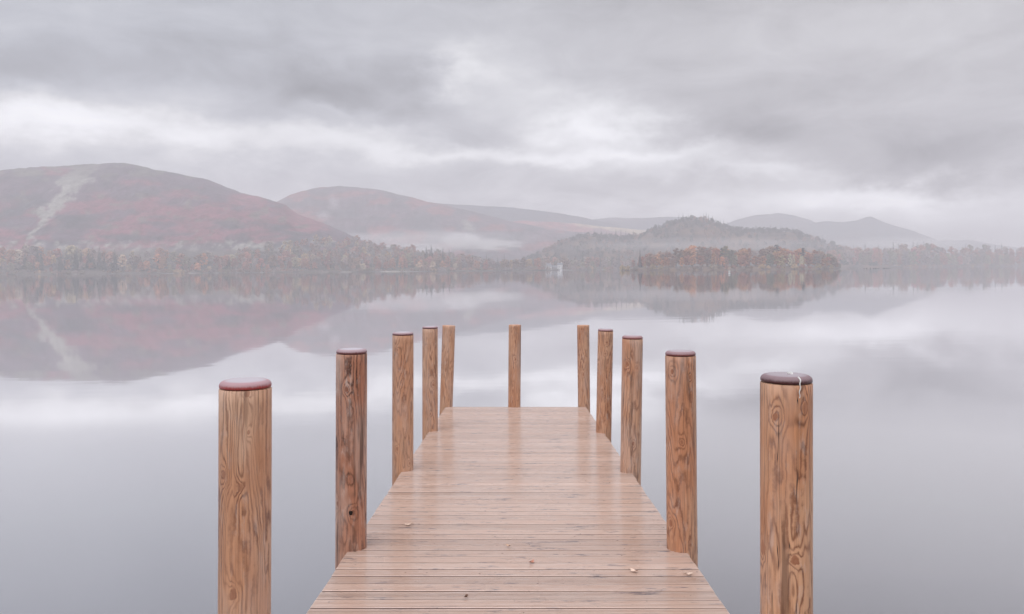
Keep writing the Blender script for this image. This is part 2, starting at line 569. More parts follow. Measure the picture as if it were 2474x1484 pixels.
# ------------------------------------------------------------------ trees
def leaf_mat(name, attr):
    mt, n = new_mat(name)
    if attr:
        c = n.n('ShaderNodeVertexColor', layer_name='tint').outputs[0]
    else:
        c = n.n('ShaderNodeObjectInfo').outputs['Color']
    g = n.n('ShaderNodeNewGeometry')
    f = n.noise(g.outputs['Position'], 0.22, 3, 0.6)
    r = g.outputs['Random Per Island']
    k = n.m('MULTIPLY_ADD', n.sub(f, 0.5), 1.2, n.m('MULTIPLY_ADD', r, 0.36, 0.80))
    n.surf(n.vm('SCALE', c, n.m('MAXIMUM', k, 0.2)), 0.8, 0.15)
    return mt


MT_LEAF, MT_LEAFM = leaf_mat('foliage', False), leaf_mat('wood_foliage', True)
MT_BARK = plain('bark', (.17, .145, .135), 0.9, .4, 1.5, .2)


def tube(p0, p1, r0, r1, v, f, seg=5):
    p0, p1 = Vector(p0), Vector(p1)
    d = (p1 - p0).normalized()
    a = d.orthogonal().normalized()
    b = d.cross(a)
    s = len(v)
    for p, r in ((p0, r0), (p1, r1)):
        for i in range(seg):
            t = 2 * math.pi * i / seg
            v.append(tuple(p + a * (r * math.cos(t)) + b * (r * math.sin(t))))
    for i in range(seg):
        k = (i + 1) % seg
        f.append((s + i, s + k, s + seg + k, s + seg + i))


def quad(c, nrm, s, v, f, rg):
    nrm = Vector(nrm)
    if nrm.length < 1e-4: nrm = Vector((0, 0, 1))
    nrm.normalize()
    a = nrm.orthogonal().normalized()
    b = nrm.cross(a)
    t = rg.uniform(0, 6.28)
    a, b = a * math.cos(t) + b * math.sin(t), b * math.cos(t) - a * math.sin(t)
    k = len(v)
    c = Vector(c)
    s2 = s * rg.uniform(.55, 1.0)
    v += [tuple(c - a * s), tuple(c + b * s2 - nrm * .2 * s), tuple(c + a * s), tuple(c - b * s2 + nrm * .15 * s)]
    f.append((k, k + 1, k + 2, k + 3))


def broadleaf(seed, h=16.0, w=7.0, lobes=13, per=34, leaf=.85, gap=.0, low=.17):
    rg = random.Random(seed)
    tv, tf, cv, cf = [], [], [], []
    tube((0, 0, -1), (0.2, .1, h * .35), .42, .30, tv, tf)
    tube((0.2, .1, h * .35), (rg.uniform(-.5, .5), rg.uniform(-.5, .5), h * .8), .30, .08, tv, tf)
    for i in range(lobes):
        a = i * 2.399 + rg.uniform(-.4, .4)
        t = (i + .5) / lobes
        zz = h * (low + (1 - low) * (t * .92))
        rad = w * .5 * math.sin(math.pi * min(1, .22 + .74 * t)) ** .7 * rg.uniform(.45, 1.0)
        c = Vector((rad * math.cos(a), rad * math.sin(a), zz))
        tube((0.2 * t, 0, max(h * .2, zz - rad * .9)), c, .15, .05, tv, tf, 4)
        lr = w * rg.uniform(.20, .30)
        for k in range(per):
            if rg.random() < gap: continue
            d = Vector((rg.gauss(0, 1), rg.gauss(0, 1), rg.gauss(0.15, .8))).normalized()
            p = c + Vector((d.x * lr, d.y * lr, d.z * lr * .75)) * rg.uniform(.62, 1.05)
            nn = d + Vector((rg.gauss(0, .5), rg.gauss(0, .5), rg.gauss(.25, .4)))
            quad(p, nn, leaf * rg.uniform(.6, 1.2), cv, cf, rg)
    return tv, tf, cv, cf


def conifer(seed, h=24.0, w=6.0, tiers=17, per=11, ragged=.25):
    rg = random.Random(seed)
    tv, tf, cv, cf = [], [], [], []
    tube((0, 0, -1), (0, 0, h), .38, .04, tv, tf)
    for i in range(tiers):
        t = i / (tiers - 1)
        zz = h * (.10 + .90 * t)
        rad = w * .5 * (1 - t) ** .8 + .25
        for k in range(per):
            a = k * 2 * math.pi / per + i * .7 + rg.uniform(-.25, .25)
            r = rad * rg.uniform(1 - ragged * 1.8, 1.08)
            d = Vector((math.cos(a), math.sin(a), 0))
            sd_ = Vector((-d.y, d.x, 0))
            wd = r * rg.uniform(.22, .36) + .12
            top = Vector((0, 0, zz + h * .025))
            tip = d * r + Vector((0, 0, zz - r * rg.uniform(.22, .45)))
            mid = d * (r * .55) + Vector((0, 0, zz + r * .02))
            s = len(cv)
            cv += [tuple(top), tuple(mid + sd_ * wd), tuple(tip), tuple(mid - sd_ * wd), tuple(mid - Vector((0, 0, .32 * r)))]
            cf += [(s, s + 1, s + 2, s + 3), (s, s + 2, s + 4)]
    return tv, tf, cv, cf


def pine(seed, h=20.0, w=8.0):
    rg = random.Random(seed)
    tv, tf, cv, cf = [], [], [], []
    tube((0, 0, -1), (.3, 0, h * .9), .36, .12, tv, tf)
    for i in range(9):
        t = i / 8
        zz = h * (.45 + .52 * t)
        a = i * 2.4
        rad = w * .45 * (1 - .75 * t) * rg.uniform(.5, 1)
        c = Vector((rad * math.cos(a), rad * math.sin(a), zz))
        tube((.2, 0, zz - 1.2), c, .14, .05, tv, tf, 4)
        for k in range(30):
            d = Vector((rg.gauss(0, 1.25), rg.gauss(0, 1.25), rg.gauss(0, .5)))
            quad(c + d * (w * .11), d + Vector((0, 0, 1.2)), .75 * rg.uniform(.6, 1.1), cv, cf, rg)
    return tv, tf, cv, cf


def as_mesh(name, v, f, mats, idx=None):
    me = bpy.data.meshes.new(name)
    me.from_pydata(v, [], f)
    for q in mats: me.materials.append(q)
    if idx is not None: me.polygons.foreach_set('material_index', idx)
    me.update()
    return me


BL = [broadleaf(1), broadleaf(2, 15, 8.2, 15, 32), broadleaf(3, 17, 6.2, 12, 30), broadleaf(4, 14, 7.4, 13, 30, .8, .1), broadleaf(5, 16, 8.6, 16, 30, .9), broadleaf(6, 13, 6.4, 11, 34, .8)]
BARE = [broadleaf(21, 16, 7.6, 15, 22, .55, .15, .34), broadleaf(22, 15, 6.6, 13, 24, .55, .2, .34)]
CO_ = [conifer(31), conifer(32, 24, 7.0, 18, 11, .35), conifer(33, 24, 5.2, 19, 10, .2)]
PI = [pine(41), pine(42, 19, 7)]
BU = [broadleaf(51, 4.2, 5.2, 8, 26, .55, 0, .12), broadleaf(52, 3.6, 6.0, 9, 24, .55, 0, .12)]
TINY_CO = [conifer(61, 12, 3.8, 8, 6, .3), conifer(62, 12, 4.6, 8, 6, .35), conifer(63, 12, 3.2, 9, 6, .3)]
TINY_BL = [broadleaf(71, 11, 6.6, 9, 14, 1.0), broadleaf(72, 12, 7.4, 10, 14, 1.05), broadleaf(73, 10, 6.0, 8, 15, .9)]
KINDS = {'broadleaf_tree': BL, 'bare_tree': BARE, 'conifer': CO_, 'pine_tree': PI, 'bush': BU}
PARTS, ONE = {}, {}
for kname, lst in KINDS.items():
    for i, (tv, tf, cv, cf) in enumerate(lst):
        PARTS[kname, i] = (as_mesh('trunk', tv, tf, [MT_BARK]), as_mesh('crown', cv, cf, [MT_LEAF]))
        b = len(tv)
        ONE[kname, i] = as_mesh(kname, tv + cv, tf + [tuple(b + q for q in ff) for ff in cf], [MT_BARK, MT_LEAF], [0] * len(tf) + [1] * len(cf))

TINTS = {'russet': (.34, .125, .065), 'orange': (.46, .20, .075), 'golden': (.50, .34, .14), 'olive': (.20, .185, .10), 'grey': (.27, .225, .215),
         'straw coloured': (.52, .43, .27), 'brown': (.25, .145, .095), 'dark green': (.035, .042, .036), 'reddish': (.36, .11, .085)}
ORD = ['first', 'second', 'third', 'fourth', 'fifth', 'sixth', 'seventh', 'eighth', 'ninth', 'tenth', 'eleventh', 'twelfth']
NOUN = {'broadleaf_tree': 'tree', 'bare_tree': 'half bare tree', 'conifer': 'conifer', 'pine_tree': 'pine', 'bush': 'bush'}
PLANTED = []


def plant(kind, x, y, z, s, tint, zone, row, full=False, sx=1.0):
    i = random.randrange(len(KINDS[kind]))
    c = TINTS[tint]
    if tint != 'dark green':
        g = {ZL: 1.45, ZC: 1.3, ZR: 1.35}.get(zone, 1.2)
        c = tuple(q * g for q in mixc(c, (.19, .135, .12), .25 if zone == ZI else .48))
    j = random.uniform(.75, 1.25)
    c = (c[0] * j * random.uniform(.93, 1.07), c[1] * j, c[2] * j * random.uniform(.9, 1.1), 1)
    rz = random.uniform(0, 6.28)
    if full:
        o = empty(kind, (x, y, z))
        for me, nm in zip(PARTS[kind, i], ('trunk', 'crown')):
            ch = bpy.data.objects.new(nm, me)
            COL.objects.link(ch)
            ch.parent = o
            ch.color = c
    else:
        o = bpy.data.objects.new(kind, ONE[kind, i])
        COL.objects.link(o)
        o.location = (x, y, z)
        o.color = c
    o.rotation_euler = (0, 0, rz)
    o.scale = (s * sx, s * sx, s)
    PLANTED.append((o, kind, tint, zone, row, x / y))
    return o


def put_px(kind, px, top_py, Y, zbase, tint, zone, row, full=False, sx=1.0):
    """stand a tree on the ground at (px, Y) so tall that its top reaches top_py"""
    h0 = {'broadleaf_tree': 15.5, 'bare_tree': 15.5, 'conifer': 24, 'pine_tree': 20, 'bush': 4.2}[kind]
    u = uz(px, top_py)[0]
    ztop = HC + Y * uz(px, top_py)[1]
    hgt = max(2.0, ztop - zbase)
    return plant(kind, u * Y, Y, zbase, hgt / h0, tint, zone, row, full, sx)


def pick(d):
    r = random.random() * sum(d.values())
    for k_, w_ in d.items():
        r -= w_
        if r <= 0: return k_
    return k_


# island wood: three rows and a fringe of bushes
ITOP = [(1500, 652), (1512, 645), (1530, 627), (1560, 613), (1600, 608), (1640, 604), (1670, 598), (1720, 596), (1750, 598), (1800, 601), (1850, 598), (1900, 600), (1950, 604), (1985, 607), (2008, 615), (2022, 632), (2032, 645)]
ZI, ZL, ZC, ZR = 'the island wood', 'the left shore', 'the middle shore', 'the right shore'
for row, off, cnt, lift in (('back row', 52, 24, 0), ('middle row', 34, 27, 2), ('front row', 12, 30, 9)):
    for i in range(cnt):
        px = 1522 + (2012 - 1522) * (i + .5 + random.uniform(-.35, .35)) / cnt
        u = uz(px, 640)[0]
        t = (u - IU0) / (IU1 - IU0)
        edge = min(1, min(t, 1 - t) * 5)
        Y = isl_front(u) + off * (.25 + .75 * edge) + random.uniform(-5, 5)
        py = lerp_pts(ITOP, px) + lift + random.uniform(-3, 5) + (random.uniform(0, 14) if row == 'front row' else 0)
        tint = pick({'russet': 6, 'brown': 4, 'orange': 4, 'grey': 2, 'olive': .7, 'golden': .6} if row != 'front row' else {'russet': 4, 'orange': 3.5, 'brown': 3, 'grey': 2, 'golden': 1.2, 'olive': .7})
        kind = 'bare_tree' if tint == 'grey' else 'broadleaf_tree'
        put_px(kind, px, py, Y, isl_z(u, Y) - .2, tint, ZI, row, True, random.uniform(1.0, 1.4))
for px, py, kd, off in ((1546, 603, 'conifer', 16), (1877, 592, 'pine_tree', 40), (1940, 597, 'pine_tree', 30), (1612, 606, 'conifer', 40), (1745, 596, 'pine_tree', 36)):
    u = uz(px, 640)[0]
    Y = isl_front(u) + off
    put_px(kd, px, py, Y, isl_z(u, Y) - .2, 'dark green', ZI, 'wood', True, .9)
for i in range(26):
    px = 1512 + (2020 - 1512) * (i + .5 + random.uniform(-.4, .4)) / 26
    u = uz(px, 640)[0]
    Y = isl_front(u) + random.uniform(1, 3.5)
    hor = HY - math.tan(ROLL) * (px - CX)
    put_px('bush', px, hor - random.uniform(2.5, 9), Y, max(.0, isl_z(u, Y) - .2), pick({'golden': 3, 'straw coloured': 1, 'brown': 3, 'russet': 2, 'grey': 1.5}), 'the island waterline', 'edge', True, random.uniform(.75, 1.0))
put_px('bush', 1504, 640.5, isl_front(IU0) + 3, .1, 'golden', 'the island waterline', 'edge', True, .85)
for px in (1918, 1936, 1909):
    u = uz(px, 640)[0]
    Y = isl_front(u) + 8
    put_px('broadleaf_tree', px, random.uniform(612, 620), Y, isl_z(u, Y), 'straw coloured', ZI, 'front row', True, .6)

for px, py, tn in ((2014, 619, 'brown'), (2019, 625, 'russet'), (2024, 632, 'brown'), (2029, 638, 'olive')):
    u = uz(px, 640)[0]
    Y = isl_front(min(u, IU1 - .002)) + 9
    put_px('broadleaf_tree', px, py, Y, max(.1, isl_z(u, Y)) - .2, tn, ZI, 'front row', True, 1.25)

# left shore: rows from the waterline up the foot of the fell
def fell_z(u, Y):
    return max(fell.h(u, Y) if Y > fell.yf(u) else -1, land_z(u, Y))


WTOP = [(-60, 606), (0, 606), (60, 600), (150, 606), (230, 614), (300, 634), (380, 640), (470, 640), (540, 618), (600, 600), (660, 585), (720, 574), (800, 566), (850, 571), (900, 580), (960, 592), (1020, 602), (1090, 612), (1150, 622)]
ZL = 'the left shore'
MIXL = {'russet': 3, 'reddish': 1.6, 'brown': 3, 'grey': 4, 'orange': 1.6, 'straw coloured': 1.6, 'olive': 1.5, 'golden': 1.0}
for row, dd, cnt, hlo, hhi in (('front row', 7, 62, 7, 12), ('second row', 24, 58, 12, 17), ('third row', 46, 52, 12, 17)):
    for i in range(cnt):
        px = -20 + 1130 * (i + .5 + random.uniform(-.4, .4)) / cnt
        if row == 'front row' and (735 < px < 830 and random.random() < .35 or 938 < px < 1000): continue
        if row == 'third row' and 290 < px < 500 and random.random() < .5: continue
        u = uz(px, 655)[0]
        Y = shore_y(u) + dd + random.uniform(-5, 6)
        z_ = fell_z(u, Y)
        tint = pick(MIXL)
        kind = 'bare_tree' if tint == 'grey' and random.random() < .6 else 'broadleaf_tree'
        s = random.uniform(hlo, hhi) * (1 + .35 * fbm(px / 70, len(row), 0, 2)) / 15.5
        plant(kind, u * Y, Y, z_ - .3, s, tint, ZL, row, False, random.uniform(1.1, 1.5))
for px, py, dd in ((60, 608, 12), (90, 600, 14), (100, 612, 5), (146, 608, 8), (160, 601, 12), (184, 596, 13), (196, 606, 6), (214, 601, 8), (224, 613, 5), (240, 596, 12), (252, 618, 5), (277, 603, 4),
                   (383, 622, 14), (553, 616, 18), (800, 606, 40), (845, 612, 45), (1042, 592, 50), (1030, 596, 54), (1070, 598, 40), (1085, 603, 34)):
    u = uz(px, 655)[0]
    Y = shore_y(u) + dd
    put_px('conifer', px, py, Y, fell_z(u, Y) - .3, 'dark green', ZL, 'wood', False, random.uniform(1.1, 1.4))

# centre shore
ZC = 'the middle shore'
for row, dd, cnt in (('front row', 8, 24), ('second row', 30, 22)):
    for i in range(cnt):
        px = 1085 + 440 * (i + .5 + random.uniform(-.4, .4)) / cnt
        if row == 'front row' and 1316 < px < 1364: continue
        u = uz(px, 655)[0]
        Y = shore_y(u) + dd + random.uniform(-4, 6)
        tint = pick({'brown': 3, 'grey': 4, 'olive': 3, 'russet': 1.5, 'reddish': 1, 'golden': .5})
        plant('broadleaf_tree', u * Y, Y, land_z(u, Y) - .3, random.uniform(10, 16) / 15.5, tint, ZC, row, False, random.uniform(1.1, 1.5))
for i, px in enumerate((1120, 1175, 1218, 1262, 1298, 1376, 1390, 1408, 1421, 1450, 1478, 1496, 1130, 1340)):
    u = uz(px, 655)[0]
    Y = shore_y(u) + 60 + random.uniform(-15, 40)
    put_px('conifer', px, (604 if px == 1408 else random.uniform(612, 626)), Y, land_z(u, Y) - .3, 'dark green', ZC, 'wood', False, random.uniform(.75, 1.0))

# right shore
RTOP = [(1990, 604), (2050, 596), (2100, 594), (2170, 591), (2230, 588), (2270, 592), (2310, 600), (2330, 592), (2400, 594), (2440, 598), (2500, 602), (2600, 606)]
ZR = 'the right shore'
for row, dd, cnt, lift in (('front row', 8, 34, 18), ('second row', 30, 32, 8), ('third row', 60, 30, 1)):
    for i in range(cnt):
        px = 2000 + 500 * (i + .5 + random.uniform(-.4, .4)) / cnt
        u = uz(px, 640)[0]
        Y = shore_y(u) + dd + random.uniform(-5, 8)
        tint = pick({'brown': 3, 'grey': 4, 'olive': 2.5, 'russet': 2, 'reddish': 1.2})
        put_px('broadleaf_tree', px, lerp_pts(RTOP, px) + lift + random.uniform(-3, 5), Y, land_z(u, Y) - .3, tint, ZR, row, False, random.uniform(.75, 1.1))
for px in (2062, 2090, 2123, 2158, 2170, 2184, 2206, 2216, 2232, 2300, 2333, 2376, 2404, 2420, 2466):
    u = uz(px, 640)[0]
    Y = shore_y(u) + 70
    put_px('conifer', px, lerp_pts(RTOP, px) - random.uniform(2, 9), Y, land_z(u, Y) - .3, 'dark green', ZR, 'wood', False, random.uniform(.75, 1.0))

# conifers on the crest of the wooded knoll
ZK = 'the crest of the wooded knoll'
WT = [(p, q - 11) for p, q in WOODH]
for i in range(36):
    px = 1345 + 640 * (i + .5 + random.uniform(-.8, .8)) / 36
    if 1440 < px < 1540 and random.random() < .2: continue
    u = uz(px, 560)[0]
    Y = woodhill.yr(u) - random.uniform(-6, 22)
    put_px('conifer', px, lerp_pts(WT, px) + random.uniform(-3, 12) + 4 * fbm(px / 35, 1), Y, woodhill.h(u, Y) - .4, 'dark green', ZK, 'wood', False, random.uniform(1.0, 1.6))
for px, py in ((1640, 516), (1650, 514), (1663, 517), (1700, 514), (1706, 513), (1712, 516), (1722, 521), (1741, 529), (1748, 531), (1452, 552), (1488, 551), (1500, 553), (1512, 556), (1530, 555)):
    u = uz(px, 560)[0]
    Y = woodhill.yr(u) - 4
    put_px('conifer', px, py, Y, woodhill.h(u, Y) - .4, 'dark green', ZK, 'wood', False, .8)

# labels: kind, colour and place, counted from the left among its like
cnt = {}
for (o, kind, tint, zone, row, u) in sorted(PLANTED, key=lambda q: q[5]):
    k_ = (kind, tint, zone, row)
    cnt[k_] = cnt.get(k_, 0) + 1
    i = cnt[k_]
    num = ORD[i - 1] if i <= 12 else '%d%s' % (i, {1: 'st', 2: 'nd', 3: 'rd'}.get(i % 10 if i % 100 not in (11, 12, 13) else 0, 'th'))
    where = {'wood': 'standing in', 'edge': 'along', 'front row': 'in the front row of', 'middle row': 'in the middle row of', 'back row': 'in the back row of',
             'second row': 'in the second row of', 'third row': 'in the third row of'}[row]
    if zone == ZK: where = 'on'
    if zone in (ZL, ZC, ZR) and row == 'wood': where = 'rising above'
    tag(o, '%s %s %s from the left %s %s' % (num, tint, NOUN[kind], where, zone), 'bush' if kind == 'bush' else 'tree',
        {'bush': 'bushes along the island waterline', 'conifer': 'conifers on ' + zone, 'pine_tree': 'pines on ' + zone}.get(kind, 'trees of ' + zone.replace('the ', '')))


def wood_mass(name, spots, label):
    """many far trees that read as one mass"""
    VV, FF, MI, CC = [], [], [], []
    base = 0
    for (tmpl, x, y, z, s, sx, c) in spots:
        tv, tf, cv, cf = tmpl
        a = random.uniform(0, 6.28)
        ca_, sa_ = math.cos(a), math.sin(a)
        arr = np.array(tv + cv)
        q = np.empty_like(arr)
        q[:, 0] = (arr[:, 0] * ca_ - arr[:, 1] * sa_) * s * sx + x
        q[:, 1] = (arr[:, 0] * sa_ + arr[:, 1] * ca_) * s * sx + y
        q[:, 2] = arr[:, 2] * s + z
        VV.append(q)
        b = len(tv)
        FF += [tuple(base + k for k in ff) for ff in tf] + [tuple(base + b + k for k in ff) for ff in cf]
        MI += [0] * len(tf) + [1] * len(cf)
        CC.append(np.tile(np.array([*c, 1.0], dtype=np.float32), (len(arr), 1)))
        base += len(arr)
    o = mesh_obj(name, np.concatenate(VV).tolist(), FF, [MT_BARK, MT_LEAFM], midx=MI)
    ca = o.data.color_attributes.new('tint', 'FLOAT_COLOR', 'POINT')
    ca.data.foreach_set('color', np.concatenate(CC).ravel())
    return tag(o, label, 'woodland', kind='stuff')


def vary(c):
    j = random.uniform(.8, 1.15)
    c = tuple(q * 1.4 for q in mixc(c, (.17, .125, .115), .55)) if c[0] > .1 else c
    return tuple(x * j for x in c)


spots = []
for i in range(620):                                   # hillside wood on the left
    px = random.uniform(-80, 1150)
    u = uz(px, 655)[0]
    y0 = shore_y(u) + 55
    for _ in range(6):
        Y = y0 + random.uniform(0, 330)
        z_ = fell_z(u, Y)
        if pix(u * Y, Y, z_ + 10)[1] > lerp_pts(WTOP, px) + random.uniform(-4, 10): break
    else:
        continue
    con = random.random() < .14
    spots.append((random.choice(TINY_CO if con else TINY_BL), u * Y, Y, z_ - .3, random.uniform(.8, 1.3), random.uniform(.9, 1.2), vary(TINTS['dark green'] if con else TINTS[pick(MIXL)])))
wood_mass('hillside_wood', spots, 'mixed autumn woodland climbing the foot of the red hill behind the shore trees')
spots = []
for i in range(1500):                                  # knoll
    px = random.uniform(1262, 2120)
    u = uz(px, 600)[0]
    Y = random.uniform(1180, 1440) if i % 3 else woodhill.yr(u) - random.uniform(-8, 30)
    z_ = woodhill.h(u, Y)
    lar = fbm(px / 60, Y / 60, 2, 3) > .12
    c = (.26, .125, .06) if lar and random.random() < .75 else (.07, .075, .06)
    rnd = random.random() < .55
    spots.append((random.choice(TINY_BL if rnd else TINY_CO), u * Y, Y, z_ - .3, random.uniform(.45, .8) if rnd else random.uniform(.45, .95), random.uniform(1.0, 1.5), vary(c)))
wood_mass('knoll_wood', spots, 'dense conifer wood covering the slopes of the knoll')
spots = []
for i in range(420):                                   # valley floor woods, centre and right
    px = random.uniform(1060, 2560)
    u = uz(px, 645)[0]
    Y = shore_y(u) + random.uniform(45, 190)
    con = random.random() < .3
    spots.append((random.choice(TINY_CO if con else TINY_BL), u * Y, Y, land_z(u, Y) - .3, random.uniform(.9, 1.5) * (1.15 if px > 2000 else 1), random.uniform(.9, 1.2),
                  vary(TINTS['dark green'] if con else TINTS[pick({'brown': 3, 'grey': 4, 'olive': 3, 'russet': 1.5})])))
wood_mass('valley_wood', spots, 'hazy mixed woodland on the valley floor behind the middle and right shores')

spots = []
for i in range(900):                                   # scrub along the far waterline
    px = random.uniform(-60, 2560)
    if 1500 < px < 1990 and i % 3: continue
    u = uz(px, 650)[0]
    Y = shore_y(u) + random.uniform(.8, 9)
    if (735 < px < 845 or 932 < px < 1000 or 1314 < px < 1366) and random.random() < .8: continue
    spots.append((random.choice(BU), u * Y, Y, land_z(u, Y) - .4, random.uniform(.5, 1.15), random.uniform(.9, 1.5), vary(TINTS[pick({'brown': 4, 'grey': 4, 'olive': 2, 'russet': 2, 'golden': .6})])))
wood_mass('scrub', spots, 'low brown scrub fringing the far waterline')

# ------------------------------------------------------------------ wood materials
def post_mat(name, seed, light, dark, contrast=.75, grain=8.0, crack=.5, pale=.42, knots=(), stain=.62):
    mt, n = new_mat(name)
    oc = n.obj()
    x, y, z = n.sep(oc)
    ang = n.m('ARCTAN2', x, n.mul(y, -1.0))
    off = n.vm('ADD', oc, (seed * 3.1, seed * 1.7, seed * 5.3))
    ox, oy, oz = n.sep(off)
    ns = lambda sx, sz, d=3, r_=.5, dist=0.0: n.noise(n.comb(n.mul(ox, sx), n.mul(oy, sx), n.mul(oz, sz)), 1.0, d, r_, dist=dist)
    warp = ns(3.5, 1.4, 2)
    field = ns(5.5, 0.7, 3, .45, .25)
    fib = ns(110, 5, 3, .6)
    blot = ns(9, 1.6, 4, .6)
    wear = ns(30, 8, 5, .7)
    st = ns(15, 1.1, 4, .6)
    ph = n.m('MULTIPLY_ADD', field, grain * 6.283, n.mul(warp, 10.0))
    kw = n.noise(oc, 26, 3, .6)
    core = None
    for (kx, ky, kz, ks, amp) in knots:
        dv = n.vm('MULTIPLY', n.vm('SUBTRACT', oc, (kx, ky, kz)), (1 / ks, 1 / ks, .62 / ks))
        ln_ = n.n('ShaderNodeVectorMath', operation='LENGTH')
        n.put(ln_.inputs[0], dv)
        d = n.m('MULTIPLY_ADD', n.sub(kw, .5), 1.5, ln_.outputs['Value'])
        ph = n.m('MULTIPLY_ADD', n.m('EXPONENT', n.mul(n.m('POWER', n.m('MAXIMUM', d, 0.0), 1.5), -.75)), 21.0 * amp, ph)
        k_ = n.mul(n.ramp(d, .62, .40), .85 * amp)
        core = k_ if core is None else n.m('MAXIMUM', core, k_)
    ph = n.m('MULTIPLY_ADD', n.sub(fib, .5), 3.4, n.m('MULTIPLY_ADD', n.sub(kw, .5), 5.0, ph))
    ring = n.m('POWER', n.m('MULTIPLY_ADD', n.m('SINE', ph), .5, .5), 2.6)
    r2 = n.mul(ring, n.ramp(n.add(blot, n.mul(n.sub(wear, .5), .5)), .30, .62, .12, 1.0))
    c = n.mix(n.ramp(warp, .42, .66, 0, .8), light, tuple(a * b for a, b in zip(light, (.86, .66, .52))))
    c = n.mix(n.mul(r2, contrast), c, dark)
    c = n.mix(n.mul(n.ramp(fib, .38, .7), .34), c, tuple(q * 1.4 for q in dark))
    c = n.mix(n.mul(n.ramp(wear, .50, .68), n.mul(n.ramp(blot, .35, .6, .25, 1.0), pale)), c, (.66, .53, .47))
    bleach = ns(4.2, 1.3, 4, .6)
    c = n.mix(n.ramp(bleach, .46, .66, 0, pale * .85), c, n.mix(fib, (.52, .36, .29), (.74, .58, .51)))
    if core is not None:
        c = n.mix(core, c, tuple(.5 * (a + b) * q for a, b, q in zip(light, dark, (.80, .62, .55))))
    # drying cracks: narrow dark splits running up the pole
    cr = n.noise(n.comb(n.mul(n.add(ang, seed), 5.5), n.mul(warp, 1.2), n.mul(oz, .35)), 1.0, 1, .5)
    line = n.ramp(n.m('ABSOLUTE', n.sub(cr, .60)), .0, .012, 1.0, 0.0)
    c = n.mix(n.mul(line, crack), c, (.035, .022, .018))
    c = n.mix(n.mul(n.ramp(st, .72 - .24 * stain, .80 - .16 * stain), min(1.0, stain)), c, (.085, .040, .026))
    hgt = n.add(n.mul(ring, -.6), n.m('MULTIPLY_ADD', fib, .8, n.mul(line, -2.0)))
    n.surf(c, n.ramp(wear, .3, .7, .36, .6), .5, n.bump(hgt, .6, .0022))
    return mt


MT_CAPS = {}


def cap_mat(name, red, frost):
    mt, n = new_mat(name)
    oc = n.obj()
    g = n.n('ShaderNodeNewGeometry')
    nx, ny, nz = n.sep(g.outputs['Normal'])
    x, y, z = n.sep(oc)
    f = n.noise(oc, 60, 5, .65)
    drip = n.noise(n.comb(n.mul(x, 150), n.mul(y, 150), n.mul(z, 25)), 1.0, 3, .6)
    c = n.mix(f, tuple(q * .55 for q in red), tuple(q * 1.3 for q in red))
    # rime lying on the top and shoulder of the cap
    fr = n.ramp(n.m('MULTIPLY_ADD', n.sub(drip, .5), .014, z), .008, .020)
    c = n.mix(n.mul(fr, frost * .85), c, (.44, .33, .36))
    top = n.ramp(z, .0285, .0312)
    c = n.mix(n.mul(top, frost), c, (.47, .45, .49))
    n.surf(c, n.m('MULTIPLY_ADD', fr, .25, .3), .5, n.bump(n.add(f, n.mul(drip, .6)), .35, .003))
    return mt


# ------------------------------------------------------------------ jetty
HD, KD = 1282 * 2.4 / FPX, 86.5 / FPX                      # eye over deck, fall of the deck per metre
ey = (CF + CR * .00365 - CU * KD).normalized()
ex = (CR - ey * CR.dot(ey)).normalized()
ez = ex.cross(ey)
JM = Matrix.Identity(4)
jo = CO - CU * HD
for i in range(3):
    JM[i][0], JM[i][1], JM[i][2], JM[i][3] = ex[i], ey[i], ez[i], jo[i]

mt_deck, n = new_mat('wet_decking')
oc = n.obj()
x, y, z = n.sep(oc)
bd = n.n('ShaderNodeAttribute', attribute_name='board').outputs['Fac']
bx = n.add(x, n.mul(bd, 37.0))
s1 = n.noise(n.comb(n.mul(bx, 1.6), n.mul(y, 30), n.mul(bd, 9)), 1.0, 4, .6)
s2 = n.noise(n.comb(n.mul(bx, 5), n.mul(y, 150), 0), 1.0, 3, .6)
c = n.mix(s1, (.56, .345, .255), (.79, .60, .50))
c = n.mix(n.ramp(s2, .35, .75, 0, .5), c, (.85, .73, .67))
c = n.vm('SCALE', n.mix(n.ramp(n.m('FRACT', n.mul(bd, 7.13)), 0, 1, 0, .38), c, (.62, .42, .33)), n.m('MULTIPLY_ADD', bd, .18, .94))
st = n.noise(n.comb(n.mul(x, 3.2), n.mul(y, 15), 4), 1.0, 4, .6)
st2 = n.noise(n.comb(n.mul(x, 14), n.mul(y, 90), 8), 1.0, 2, .6)
c = n.mix(n.mul(n.ramp(st, .54, .68), n.ramp(st2, .40, .60, 0, .8)), c, (.15, .145, .17))
kv = n.n('ShaderNodeTexVoronoi', feature='F1')
n.put(kv.inputs['Vector'], n.comb(n.mul(x, 2.1), n.mul(y, 8.1), bd))
c = n.mix(n.mul(n.ramp(kv.outputs['Distance'], .10, .03), .8), c, (.12, .06, .045))
spk = n.noise(n.comb(n.mul(x, 55), n.mul(y, 110), 2), 1.0, 1, .5)
c = n.mix(n.mul(n.ramp(spk, .77, .80), .8), c, (.05, .035, .03))
c = n.mix(n.ramp(z, -.0042, -.0012, .92, 0.0), c, (.075, .032, .024))  # shade in the grooves and board gaps, painted into the wood colour by depth
wet = n.noise(n.comb(n.mul(x, 1.2), n.mul(y, 2.0), 1), 1.0, 3, .5)
low = n.ramp(z, -.0036, -.0014)
n.surf(c, n.m('MAXIMUM', n.ramp(wet, .35, .65, .20, .34), n.m('MULTIPLY_ADD', low, -.7, .9)), n.mul(low, .5), n.bump(n.add(s2, n.mul(s1, .5)), .25, .002), ior=1.6, coat=n.mul(low, 1.0), coat_rough=.15)
MT_BEAM = plain('beam_timber', (.24, .15, .10), .7, .35, 6)

